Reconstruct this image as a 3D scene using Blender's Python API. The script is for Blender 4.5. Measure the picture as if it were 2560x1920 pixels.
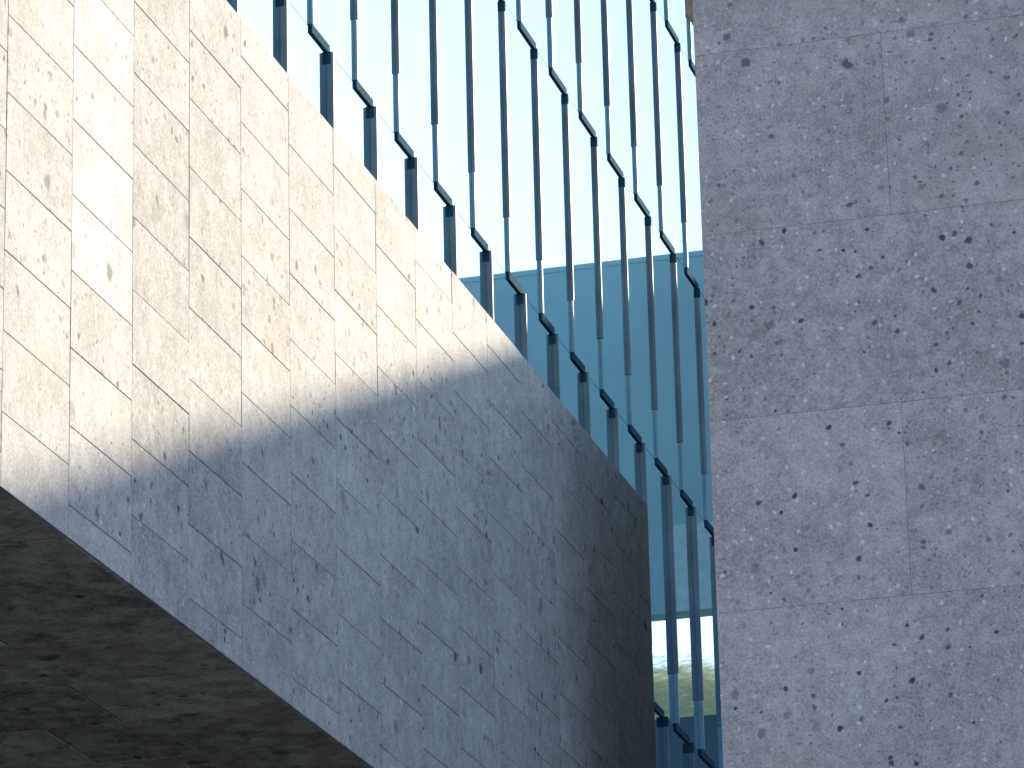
import bpy, math, random
import mathutils
from mathutils import Matrix, Vector, noise

for o in list(bpy.data.objects):
    bpy.data.objects.remove(o)
S = bpy.context.scene
C = S.collection
rnd = random.Random(7)

# ------------------------------------------------------------------ camera
# world axes: Y runs along the bay wall away from the camera, X to the right, Z up; eye at z = 0
R = ((0.96527275, -0.10463537, -0.2393741),
     (0.26019375, 0.30297728, 0.91679004),
     (-0.02340375, -0.94723609, 0.31968118))
cam = bpy.data.cameras.new('camera')
cam.sensor_width = 36.0
cam.lens = 10500.0 / 2560.0 * 36.0
cam.clip_start = 0.1
cam.clip_end = 20000
co = bpy.data.objects.new('camera', cam)
C.objects.link(co)
co.matrix_world = Matrix(((R[0][0], -R[0][1], -R[0][2], 0),
                          (R[1][0], -R[1][1], -R[1][2], 0),
                          (R[2][0], -R[2][1], -R[2][2], 0),
                          (0, 0, 0, 1)))
S.camera = co

# ------------------------------------------------------------------ light
SUN = Vector((0.60, 1.0, 0.404)).normalized()          # towards the sun
SUN_EL = math.asin(SUN.z)
SUN_AZ = math.atan2(SUN.x, SUN.y)
world = bpy.data.worlds.new('World')
S.world = world
world.use_nodes = True
wn = world.node_tree
wn.nodes.clear()
sky = wn.nodes.new('ShaderNodeTexSky')
sky.sky_type = 'NISHITA'
sky.sun_disc = False
sky.sun_elevation = SUN_EL
sky.sun_rotation = SUN_AZ
sky.altitude = 400
sky.air_density = 1.0
sky.dust_density = 0.6
sky.ozone_density = 2.0
bg = wn.nodes.new('ShaderNodeBackground')
bg.inputs['Strength'].default_value = 0.135
wo = wn.nodes.new('ShaderNodeOutputWorld')
wn.links.new(sky.outputs[0], bg.inputs[0])
wn.links.new(bg.outputs[0], wo.inputs[0])

sl = bpy.data.lights.new('sun', 'SUN')
sl.energy = 4.1
sl.angle = math.radians(0.55)
sl.color = (1.0, 0.86, 0.64)
so = bpy.data.objects.new('sun', sl)
C.objects.link(so)
so.rotation_euler = SUN.to_track_quat('Z', 'Y').to_euler()

vs = S.view_settings
vs.view_transform = 'Standard'
vs.look = 'None'
vs.gamma = 1.0
vs.use_curve_mapping = False
vs.exposure = 1.0
S.cycles.max_bounces = 6
S.cycles.diffuse_bounces = 3
S.cycles.glossy_bounces = 4


# ------------------------------------------------------------------ helpers
def mesh_obj(name, verts, faces, mat, parent=None, smooth=False):
    me = bpy.data.meshes.new(name)
    me.from_pydata(verts, [], faces)
    me.materials.append(mat)
    if smooth:
        for p in me.polygons:
            p.use_smooth = True
    o = bpy.data.objects.new(name, me)
    C.objects.link(o)
    o.parent = parent
    return o


def box_data(x0, x1, y0, y1, z0, z1):
    v = [(x0, y0, z0), (x1, y0, z0), (x1, y1, z0), (x0, y1, z0),
         (x0, y0, z1), (x1, y0, z1), (x1, y1, z1), (x0, y1, z1)]
    f = [(0, 3, 2, 1), (4, 5, 6, 7), (0, 1, 5, 4), (1, 2, 6, 5), (2, 3, 7, 6), (3, 0, 4, 7)]
    return v, f


def box(name, x0, x1, y0, y1, z0, z1, mat, parent=None):
    return mesh_obj(name, *box_data(x0, x1, y0, y1, z0, z1), mat, parent)


def slab_data(w, h, t, c):
    """panel in the local u-v plane, front towards +n, chamfered front edge; returns verts (u, v, n)"""
    v = [(0, 0, 0), (w, 0, 0), (w, h, 0), (0, h, 0),
         (0, 0, t - c), (w, 0, t - c), (w, h, t - c), (0, h, t - c),
         (c, c, t), (w - c, c, t), (w - c, h - c, t), (c, h - c, t)]
    f = [(0, 3, 2, 1), (0, 1, 5, 4), (1, 2, 6, 5), (2, 3, 7, 6), (3, 0, 4, 7),
         (4, 5, 9, 8), (5, 6, 10, 9), (6, 7, 11, 10), (7, 4, 8, 11), (8, 9, 10, 11)]
    return v, f


_slabs = {}


def slab(name, w, h, t, c, axis, loc, mat, parent):
    key = (name, round(w, 3), round(h, 3), t, c, axis, mat.name)
    me = _slabs.get(key)
    if me is None:
        v, f = slab_data(w, h, t, c)
        if axis == '+x':       # u along y, v along z
            vv = [(n, u, q) for u, q, n in v]
        elif axis == '-y':     # u along x, v along z
            vv = [(u, -n, q) for u, q, n in v]
        elif axis == '-z':     # u along x, v along y
            vv = [(u, q, -n) for u, q, n in v]
            f = [tuple(reversed(a)) for a in f]
        elif axis == '-x':
            vv = [(-n, u, q) for u, q, n in v]
            f = [tuple(reversed(a)) for a in f]
        me = bpy.data.meshes.new(name)
        me.from_pydata(vv, [], f)
        me.materials.append(mat)
        _slabs[key] = me
    o = bpy.data.objects.new(name, me)
    C.objects.link(o)
    o.location = loc
    o.parent = parent
    return o


def thing(name, label, cat, loc=(0, 0, 0), group=None):
    o = bpy.data.objects.new(name, None)
    C.objects.link(o)
    o.location = loc
    o['label'] = label
    o['category'] = cat
    if group:
        o['group'] = group
    return o


def new_mat(name):
    m = bpy.data.materials.new(name)
    m.use_nodes = True
    nt = m.node_tree
    b = nt.nodes['Principled BSDF']
    return m, nt, b


def simple(name, col, rough=0.6, metal=0.0, var=0.12, scale=6.0, spec=0.5):
    m, nt, b = new_mat(name)
    N, L = nt.nodes.new, nt.links.new
    g = N('ShaderNodeNewGeometry')
    n = N('ShaderNodeTexNoise')
    n.inputs['Scale'].default_value = scale
    n.inputs['Detail'].default_value = 5
    L(g.outputs['Position'], n.inputs['Vector'])
    r = N('ShaderNodeMapRange')
    r.inputs[1].default_value = 0.3
    r.inputs[2].default_value = 0.7
    r.inputs[3].default_value = 1 - var
    r.inputs[4].default_value = 1 + var
    L(n.outputs['Fac'], r.inputs[0])
    mx = N('ShaderNodeVectorMath')
    mx.operation = 'SCALE'
    mx.inputs[0].default_value = col
    L(r.outputs[0], mx.inputs['Scale'])
    L(mx.outputs[0], b.inputs['Base Color'])
    b.inputs['Roughness'].default_value = rough
    b.inputs['Specular IOR Level'].default_value = spec
    b.inputs['Metallic'].default_value = metal
    return m


def stone(name, col, k=1.0, warp=1.0, grain=0.2, lp=5.0, dp=4.0, mott=0.08, dark=(0.05, 0.058, 0.075), amount=1.0, tone=0.06, per_panel=True, bump=0.25, brown=0.35):
    """limestone with dark inclusions, pale chips and fine grain; k scales the size of the inclusions"""
    m, nt, b = new_mat(name)
    N, L = nt.nodes.new, nt.links.new

    def math_(op, a, c, clamp=False):
        n = N('ShaderNodeMath')
        n.operation = op
        n.use_clamp = clamp
        for i, q in enumerate((a, c)):
            if isinstance(q, (int, float)):
                n.inputs[i].default_value = q
            elif q is not None:
                L(q, n.inputs[i])
        return n.outputs[0]

    def rng(x, a0, a1, b0, b1):
        r = N('ShaderNodeMapRange')
        r.interpolation_type = 'SMOOTHSTEP'
        for i, q in ((1, a0), (2, a1), (3, b0), (4, b1)):
            r.inputs[i].default_value = q
        L(x, r.inputs[0])
        return r.outputs[0]

    def noi(vec, scale, detail=4, rough=0.55):
        n = N('ShaderNodeTexNoise')
        n.inputs['Scale'].default_value = scale
        n.inputs['Detail'].default_value = detail
        n.inputs['Roughness'].default_value = rough
        L(vec, n.inputs['Vector'])
        return n

    g = N('ShaderNodeNewGeometry')
    oi = N('ShaderNodeObjectInfo')
    pos = g.outputs['Position']
    if per_panel:
        off = N('ShaderNodeVectorMath')
        off.operation = 'SCALE'
        off.inputs[0].default_value = (37.0, 91.0, 53.0)
        L(oi.outputs['Random'], off.inputs['Scale'])
        ad = N('ShaderNodeVectorMath')
        ad.operation = 'ADD'
        L(pos, ad.inputs[0])
        L(off.outputs[0], ad.inputs[1])
        pos = ad.outputs[0]
    # warped position for uneven inclusion outlines
    w = noi(pos, 14 / k, 3)
    ws = N('ShaderNodeVectorMath')
    ws.operation = 'SCALE'
    ws.inputs['Scale'].default_value = 0.09 * k * warp
    L(w.outputs['Color'], ws.inputs[0])
    wp = N('ShaderNodeVectorMath')
    wp.operation = 'ADD'
    L(pos, wp.inputs[0])
    L(ws.outputs[0], wp.inputs[1])
    wpos = wp.outputs[0]

    def spots(scale, size, power, soft=0.5):
        v = N('ShaderNodeTexVoronoi')
        v.inputs['Scale'].default_value = scale
        L(wpos, v.inputs['Vector'])
        sp = N('ShaderNodeSeparateColor')
        L(v.outputs['Color'], sp.inputs[0])
        rad = math_('MULTIPLY', math_('POWER', sp.outputs[0], power), size)
        d = math_('DIVIDE', v.outputs['Distance'], math_('ADD', rad, 0.0001))
        e = rng(d, soft, 1.0, 1.0, 0.0)
        # strength differs from spot to spot
        return math_('MULTIPLY', e, math_('ADD', math_('MULTIPLY', sp.outputs[1], 0.75), 0.25))

    base = noi(pos, 1.2, 3)
    mid = noi(pos, 9 / k, 3, 0.6)
    fine = noi(pos, 55 / k, 2, 0.7)
    val = math_('ADD', rng(base.outputs['Fac'], 0.3, 0.7, -0.10, 0.10), rng(mid.outputs['Fac'], 0.3, 0.7, -mott, mott))
    val = math_('ADD', val, rng(fine.outputs['Fac'], 0.3, 0.7, -grain, grain))
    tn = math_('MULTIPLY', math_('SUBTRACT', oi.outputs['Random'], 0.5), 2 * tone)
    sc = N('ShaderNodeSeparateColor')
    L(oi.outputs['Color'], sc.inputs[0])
    val = math_('ADD', math_('ADD', val, tn), sc.outputs[0])       # object colour = tone of the slab, with bounced light painted in on the bay
    c0 = N('ShaderNodeVectorMath')
    c0.operation = 'SCALE'
    c0.inputs[0].default_value = col
    L(val, c0.inputs['Scale'])

    def mix(fac, a, colr):
        mx = N('ShaderNodeMix')
        mx.data_type = 'RGBA'
        L(fac, mx.inputs['Factor'])
        L(a, mx.inputs['A'])
        mx.inputs['B'].default_value = (*colr, 1)
        return mx.outputs['Result']

    bs = N('ShaderNodeSeparateColor')
    L(base.outputs['Color'], bs.inputs[0])
    c = mix(rng(bs.outputs[1], 0.54, 0.75, 0.0, brown), c0.outputs[0], (col[0] * 0.86, col[1] * 0.76, col[2] * 0.62))
    light = spots(17 / k, 0.36, lp)
    c = mix(math_('MULTIPLY', light, 0.75), c, tuple(min(0.85, q * 1.95) for q in col))
    s1 = spots(5.2 / k, 0.34, 2.8)
    s2 = spots(11 / k, 0.36, dp)
    s3 = spots(24 / k, 0.42, dp * 0.8)
    dk = math_('MAXIMUM', math_('MULTIPLY', s1, 0.9), math_('MULTIPLY', s2, 0.95))
    dk = math_('MAXIMUM', dk, math_('MULTIPLY', s3, 0.6))
    dk = math_('MULTIPLY', dk, amount, True)
    c = mix(dk, c, dark)
    L(c, b.inputs['Base Color'])
    b.inputs['Roughness'].default_value = 0.78
    b.inputs['Specular IOR Level'].default_value = 0.3
    bp = N('ShaderNodeBump')
    bp.inputs['Strength'].default_value = bump
    bp.inputs['Distance'].default_value = 0.01
    L(fine.outputs['Fac'], bp.inputs['Height'])
    L(bp.outputs[0], b.inputs['Normal'])
    return m


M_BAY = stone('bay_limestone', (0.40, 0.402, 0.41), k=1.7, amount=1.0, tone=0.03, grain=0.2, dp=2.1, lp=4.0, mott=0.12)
M_SOF = stone('soffit_limestone', (0.50, 0.43, 0.34), k=2.4, amount=1.0, tone=0.2, dp=2.0, mott=0.3, brown=0.6)
M_PIER = stone('pier_limestone', (0.50, 0.415, 0.40), k=0.76, amount=1.0, tone=0.025, brown=0.4, warp=0.7, grain=0.2, lp=2.2, dp=1.45, mott=0.13)
M_JOINT = simple('joint_mortar', (0.22, 0.215, 0.21), 0.9, scale=20)
M_PJOINT = simple('pier_mortar', (0.40, 0.36, 0.36), 0.9, scale=20)
M_CORE = simple('dark_core', (0.05, 0.055, 0.06), 0.8)
M_FIN = simple('steel_fin', (0.165, 0.225, 0.255), 0.55, 0.1, scale=1.2, var=0.25)
M_FOOT = simple('glass_edge', (0.25, 0.40, 0.48), 0.35, 0.0, scale=3)
M_BRACKET = simple('bracket_steel', (0.022, 0.075, 0.115), 0.9, 0.0, spec=0.05)
M_REARLOW = simple('rear_cladding', (0.10, 0.19, 0.25), 0.7, scale=0.5)
M_REAR = simple('rear_render', (0.44, 0.67, 0.70), 0.8, scale=0.4, var=0.08)
M_REARW = simple('rear_window', (0.62, 0.80, 0.84), 0.5, 0.0)
M_GROUND = simple('paving', (0.28, 0.26, 0.23), 0.9, scale=1.5)
M_SAND = simple('sandstone', (0.42, 0.28, 0.17), 0.85, scale=30)

M_GLASS, nt, b = new_mat('coated_glass')
b.inputs['Base Color'].default_value = (0.49, 0.73, 0.84, 1)
b.inputs['Metallic'].default_value = 1.0
b.inputs['Roughness'].default_value = 0.02

# ------------------------------------------------------------------ ground and hill
g = mesh_obj('ground', [(-6000, -6000, -1.6), (6000, -6000, -1.6), (6000, 6000, -1.6), (-6000, 6000, -1.6)], [(0, 1, 2, 3)], M_GROUND)
g['kind'] = 'structure'

M_HILL, nt, b = new_mat('hill_grass')
n = nt.nodes.new('ShaderNodeTexNoise')
n.inputs['Scale'].default_value = 0.35
n.inputs['Detail'].default_value = 8
ge = nt.nodes.new('ShaderNodeNewGeometry')
nt.links.new(ge.outputs['Position'], n.inputs['Vector'])
rp = nt.nodes.new('ShaderNodeValToRGB')
rp.color_ramp.elements[0].position = 0.35
rp.color_ramp.elements[0].color = (0.40, 0.38, 0.18, 1)
rp.color_ramp.elements[1].position = 0.65
rp.color_ramp.elements[1].color = (0.60, 0.54, 0.32, 1)
nt.links.new(n.outputs['Fac'], rp.inputs[0])
nt.links.new(rp.outputs[0], b.inputs['Base Color'])
b.inputs['Roughness'].default_value = 0.95

def hill_z(x, y):
    if y < 150:
        z = HH - 28.9 + 0.9 * (y - 150)
    elif y < HY:
        z = HH + 0.34 * (y - HY)
    else:
        z = HH - 0.004 * (y - HY) ** 2
    z = max(z, -3.0) * math.exp(-((x - HX) / 110) ** 2) - 0.5
    return z + 1.0 * noise.noise((x * 0.035, y * 0.035, 1.3)) * min(1, max(0, z / 20))


hv, hf = [], []
NX, NY = 90, 60
HX, HY, HH = 40.0, 235.0, 64.6
for j in range(NY + 1):
    for i in range(NX + 1):
        x = HX + (i / NX * 2 - 1) * 170
        y = HY + (j / NY * 2 - 1) * 120
        z = hill_z(x, y)
        hv.append((x, y, z))
for j in range(NY):
    for i in range(NX):
        a = j * (NX + 1) + i
        hf.append((a, a + 1, a + NX + 2, a + NX + 1))
hill = mesh_obj('hill', hv, hf, M_HILL, smooth=True)
hill['kind'] = 'structure'

# backlit scrub on the slope
M_LEAF = bpy.data.materials.new('scrub_leaf')
M_LEAF.use_nodes = True
nt = M_LEAF.node_tree
nt.nodes.clear()
ol = nt.nodes.new('ShaderNodeOutputMaterial')
df = nt.nodes.new('ShaderNodeBsdfDiffuse')
tr = nt.nodes.new('ShaderNodeBsdfTranslucent')
ms = nt.nodes.new('ShaderNodeMixShader')
gn = nt.nodes.new('ShaderNodeTexNoise')
gg = nt.nodes.new('ShaderNodeNewGeometry')
gr = nt.nodes.new('ShaderNodeValToRGB')
gn.inputs['Scale'].default_value = 0.9
gr.color_ramp.elements[0].position = 0.35
gr.color_ramp.elements[0].color = (0.60, 0.57, 0.30, 1)
gr.color_ramp.elements[1].position = 0.65
gr.color_ramp.elements[1].color = (0.82, 0.76, 0.52, 1)
nt.links.new(gg.outputs['Position'], gn.inputs['Vector'])
nt.links.new(gn.outputs['Fac'], gr.inputs[0])
nt.links.new(gr.outputs[0], df.inputs[0])
nt.links.new(gr.outputs[0], tr.inputs[0])
ms.inputs[0].default_value = 0.6
nt.links.new(df.outputs[0], ms.inputs[1])
nt.links.new(tr.outputs[0], ms.inputs[2])
nt.links.new(ms.outputs[0], ol.inputs[0])


lv, lf = [], []
for c in range(500):
    cx, cy = rnd.uniform(14, 36), rnd.uniform(180, 237)
    cz = hill_z(cx, cy)
    cr = rnd.uniform(0.9, 1.7)
    for q in range(90):
        d = Vector((rnd.gauss(0, 1), rnd.gauss(0, 1), rnd.gauss(0, 0.8)))
        d = d.normalized() * cr * rnd.uniform(0.5, 1.0)
        p = Vector((cx, cy, cz + cr * 0.4)) + d
        u = Vector((rnd.gauss(0, 1), rnd.gauss(0, 1), rnd.gauss(0, 1))).normalized()
        w = u.orthogonal().normalized()
        r = rnd.uniform(0.08, 0.17)
        i = len(lv)
        lv += [tuple(p + u * r), tuple(p + w * r * 0.6), tuple(p - u * r), tuple(p - w * r * 0.6)]
        lf.append((i, i + 1, i + 2, i + 3))
scrub = mesh_obj('hillside_scrub', lv, lf, M_LEAF)
scrub['kind'] = 'stuff'
scrub['label'] = 'pale straw coloured backlit scrub growing on the hillside'
scrub['category'] = 'scrub'

# ------------------------------------------------------------------ stone clad bay, upper left
AX = -11.8                     # wall plane
ZB, ZT = 9.83, 16.29
Y0, DY = 29.30, 1.481
YS, YE = Y0 - 3 * DY, 52.16
JH = 0.0035                     # half joint width
bay = thing('stone_bay', 'large jutting bay clad in pale limestone panels, half sunlit, dark soffit below', 'building bay', (AX, YS, ZB))
P = Vector((AX, YS, ZB))
XB = -20.0
core = box('core_wall', XB - AX, -0.007, 0.02, YE - YS - 0.02, 0.007, ZT - ZB - 0.01, M_JOINT, bay)
k = -3
while Y0 + k * DY < YE - 0.05:
    ya, yb = Y0 + k * DY, min(Y0 + (k + 1) * DY, YE)
    off = 0.62 if k % 2 == 0 else 0.28
    zs = [ZB]
    z = ZB + off
    while z < ZT - 0.15:
        zs.append(z)
        z += 0.68
    zs.append(ZT)
    for z0, z1 in zip(zs[:-1], zs[1:]):
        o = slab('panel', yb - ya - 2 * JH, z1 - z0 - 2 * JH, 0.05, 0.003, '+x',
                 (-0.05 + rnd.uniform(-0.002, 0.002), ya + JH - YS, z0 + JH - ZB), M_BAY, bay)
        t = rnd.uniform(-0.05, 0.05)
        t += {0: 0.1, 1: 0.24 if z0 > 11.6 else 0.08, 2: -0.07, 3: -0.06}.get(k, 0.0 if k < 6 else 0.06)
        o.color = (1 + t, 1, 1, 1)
        o.rotation_euler = (0, rnd.uniform(-0.002, 0.002), rnd.uniform(-0.0015, 0.0015))
    # soffit panels behind the wall foot
    xs = [XB + 0.02, -18.3, -16.7, -15.1, -13.5, AX - 0.02]
    sh = 0.0 if k % 2 == 0 else 0.8
    xs = [xs[0]] + [q - sh for q in xs[1:-1]] + [xs[-1]]
    for x0, x1 in zip(xs[:-1], xs[1:]):
        slab('soffit_panel', x1 - x0 - 0.022, yb - ya - 0.022, 0.05, 0.005, '-z',
             (x0 + 0.011 - AX, ya + 0.011 - YS, 0.05 + rnd.uniform(-0.003, 0.003)), M_SOF, bay)
    k += 1

# ------------------------------------------------------------------ glass clad building behind the bay
BX = -13.5
gb = thing('glass_building', 'blue mirrored glass facade with steel fins rising behind the stone bay', 'building', (BX, 38.0, ZT))
GP = Vector((BX, 38.0, ZT))


def gpart(name, x0, x1, y0, y1, z0, z1, mat, parent=gb):
    return box(name, x0 - GP.x, x1 - GP.x, y0 - GP.y, y1 - GP.y, z0 - GP.z, z1 - GP.z, mat, parent)


gpart('core_wall', -32, BX - 0.06, 25.0, 82.0, ZT - 0.03, 31.9, M_CORE)
gpart('lower_wall', -32, BX - 0.061, YE + 0.02, 82.0, 9.0, ZT - 0.05, M_CORE)
gpart('ground_floor_wall', -32, -20.02, 24.0, 82.0, -1.6, 8.9, M_CORE)

SP = 1.757
ROWS = [  # z0, z1, first joint, fin depth, first y, last y
    (7.34, 11.41, 0.66, 0.08, 52.3, 69),
    (11.41, 15.48, 0.0, 0.08, 52.3, 69),
    (15.48, 19.55, 0.0, 0.085, 37, 69),
    (19.55, 23.64, 0.0, 0.05, 38, 69),
    (23.64, 27.72, 0.0, 0.05, 38, 69),
    (27.72, 31.80, 0.0, 0.05, 38, 69)]
PHASE = [43.4, 42.62, 41.72, 41.10, 40.31, 39.55]
for ri, (z0, z1, _, fd, ya, yb) in enumerate(ROWS):
    ph = PHASE[ri] % SP
    n0 = math.ceil((ya - ph) / SP)
    n1 = math.floor((yb - ph) / SP)
    L_ = (PHASE[ri - 1] - PHASE[ri]) if ri else 0.7
    for q in range(n0, n1):
        y = ph + q * SP
        gpart('pane', BX - 0.012, BX, y + 0.005, y + SP - 0.005, z0 + 0.005, z1 - 0.005, M_GLASS)
        foot = 0.85
        fin = gpart('fin', BX + 0.002, BX + fd, y - 0.02, y + 0.02, z0 + foot, z1 - 0.05, M_FIN)
        gpart('fin_foot', BX + 0.002, BX + fd - 0.012, y - 0.018, y + 0.018, z0 + 0.06, z0 + foot - 0.01, M_FOOT, fin)
        # bar under the fin foot running along the joint to the head of the next row's fin
        gpart('bracket', BX + 0.003, BX + 0.028, y - 0.03, y + L_ + 0.03, z0 - 0.055, z0 + 0.055, M_BRACKET)
        gpart('fin_cap', BX + 0.003, BX + fd + 0.002, y + L_ - 0.022, y + L_ + 0.022, z0 - 0.2, z0 - 0.042, M_BRACKET)

# ------------------------------------------------------------------ stone pier on the right
PY, PD = 22.0, 3.6
PXL = -5.2315 * PY / 25.0
PXR = PXL + 9.0
PZT = 13.5
pier = thing('stone_pier', 'near wall of grey limestone speckled with dark inclusions filling the right side', 'wall', (PXL, PY, -1.6))
box('core_wall', 0.05, PXR - PXL - 0.05, 0.05, PD, 0, PZT + 1.6, M_PJOINT, pier)
PH, PW, PJ = 1.115, 2.6, 0.0008
ztop = 9.55
zl = [-1.6]
z = ztop - 9 * PH
while z < PZT - 0.1:
    if z > -1.5:
        zl.append(z)
    z += PH
zl.append(PZT)
for r, (z0, z1) in enumerate(zip(zl[:-1], zl[1:])):
    xs = [0.0]
    x = PW * (0.42 if r % 2 else 1.0)
    while x < PXR - PXL - 0.3:
        xs.append(x)
        x += PW
    xs.append(PXR - PXL)
    for x0, x1 in zip(xs[:-1], xs[1:]):
        slab('panel', x1 - x0 - 2 * PJ, z1 - z0 - 2 * PJ, 0.048, 0.0004, '-y', (x0 + PJ, 0.048, z0 + PJ + 1.6), M_PIER, pier)
    slab('side_panel', PD - 0.06, z1 - z0 - 2 * PJ, 0.048, 0.001, '-x', (0.048, 0.055, z0 + PJ + 1.6), M_PIER, pier)

# weathered sandstone bracket on the flank, high up
mesh_obj('corbel', [(0.05, 0.3, 11.40), (0.05, 0.9, 11.40), (-0.105, 0.3, 11.56), (-0.105, 0.9, 11.56),
          (-0.105, 0.3, 11.95), (-0.105, 0.9, 11.95), (0.05, 0.3, 11.95), (0.05, 0.9, 11.95)],
         [(0, 2, 4, 6), (1, 7, 5, 3), (0, 1, 3, 2), (2, 3, 5, 4), (4, 5, 7, 6)], M_SAND, pier)

# ------------------------------------------------------------------ unseen volume behind the pier, added to shade the bay wall's end
side = thing('shade_wing', 'unseen wing with a sloping roof, added behind the near grey pier to darken the bay wall', 'building', (-9.86, 47.2, -1.6))
wf = [(-9.86, 47.2, 16.5), (14.0, 47.2, 16.5), (14.0, 53.6, 18.9), (-11.15, 53.6, 18.9)]
wv = [(x + 9.86, y - 47.2, 0.0) for x, y, z in wf] + [(x + 9.86, y - 47.2, z + 1.6) for x, y, z in wf]
mesh_obj('wall', wv, [(3, 2, 1, 0), (0, 1, 5, 4), (1, 2, 6, 5), (2, 3, 7, 6), (3, 0, 4, 7)], M_SOF, side)
mesh_obj('roof', [(x, y, z + 0.004) for x, y, z in wv[4:]] + [(x, y, z + 0.09) for x, y, z in wv[4:]],
         [(3, 2, 1, 0), (4, 5, 6, 7), (0, 1, 5, 4), (1, 2, 6, 5), (2, 3, 7, 6), (3, 0, 4, 7)], M_CORE, side)

# ------------------------------------------------------------------ rear building, mirrored in the glass
RY = 83.0
RZ = 31.5
rear = thing('rear_building', 'pale blue rendered building mirrored in the glass, with an open loggia', 'building', (0, RY, -1.6))


def rpart(name, x0, x1, y0, y1, z0, z1, mat):
    return box(name, x0, x1, y0 - RY, y1 - RY, z0 + 1.6, z1 + 1.6, mat, rear)


OX0, OX1, OZ0, OZ1 = -11.5, -6.0, 21.25, 23.5
rpart('wall', -13.3, 48, RY, RY + 12, -1.6, 16.0, M_REARLOW)
rpart('upper_wall', -13.3, 48, RY, RY + 0.5, 16.0, OZ0, M_REARLOW)
rpart('upper_wall', -13.3, OX0, RY, RY + 0.5, OZ0, OZ1, M_REAR)
rpart('upper_wall', OX1, 48, RY, RY + 0.5, OZ0, OZ1, M_REAR)
rpart('upper_wall', -13.3, 48, RY, RY + 0.5, OZ1, RZ - 0.12, M_REAR)
rpart('parapet', -13.3, 48.05, RY - 0.02, RY + 0.52, RZ - 0.12, RZ, M_REAR)
rpart('window', -11.4, -8.7, RY - 0.03, RY - 0.004, OZ1 + 0.02, 25.4, M_REARW)
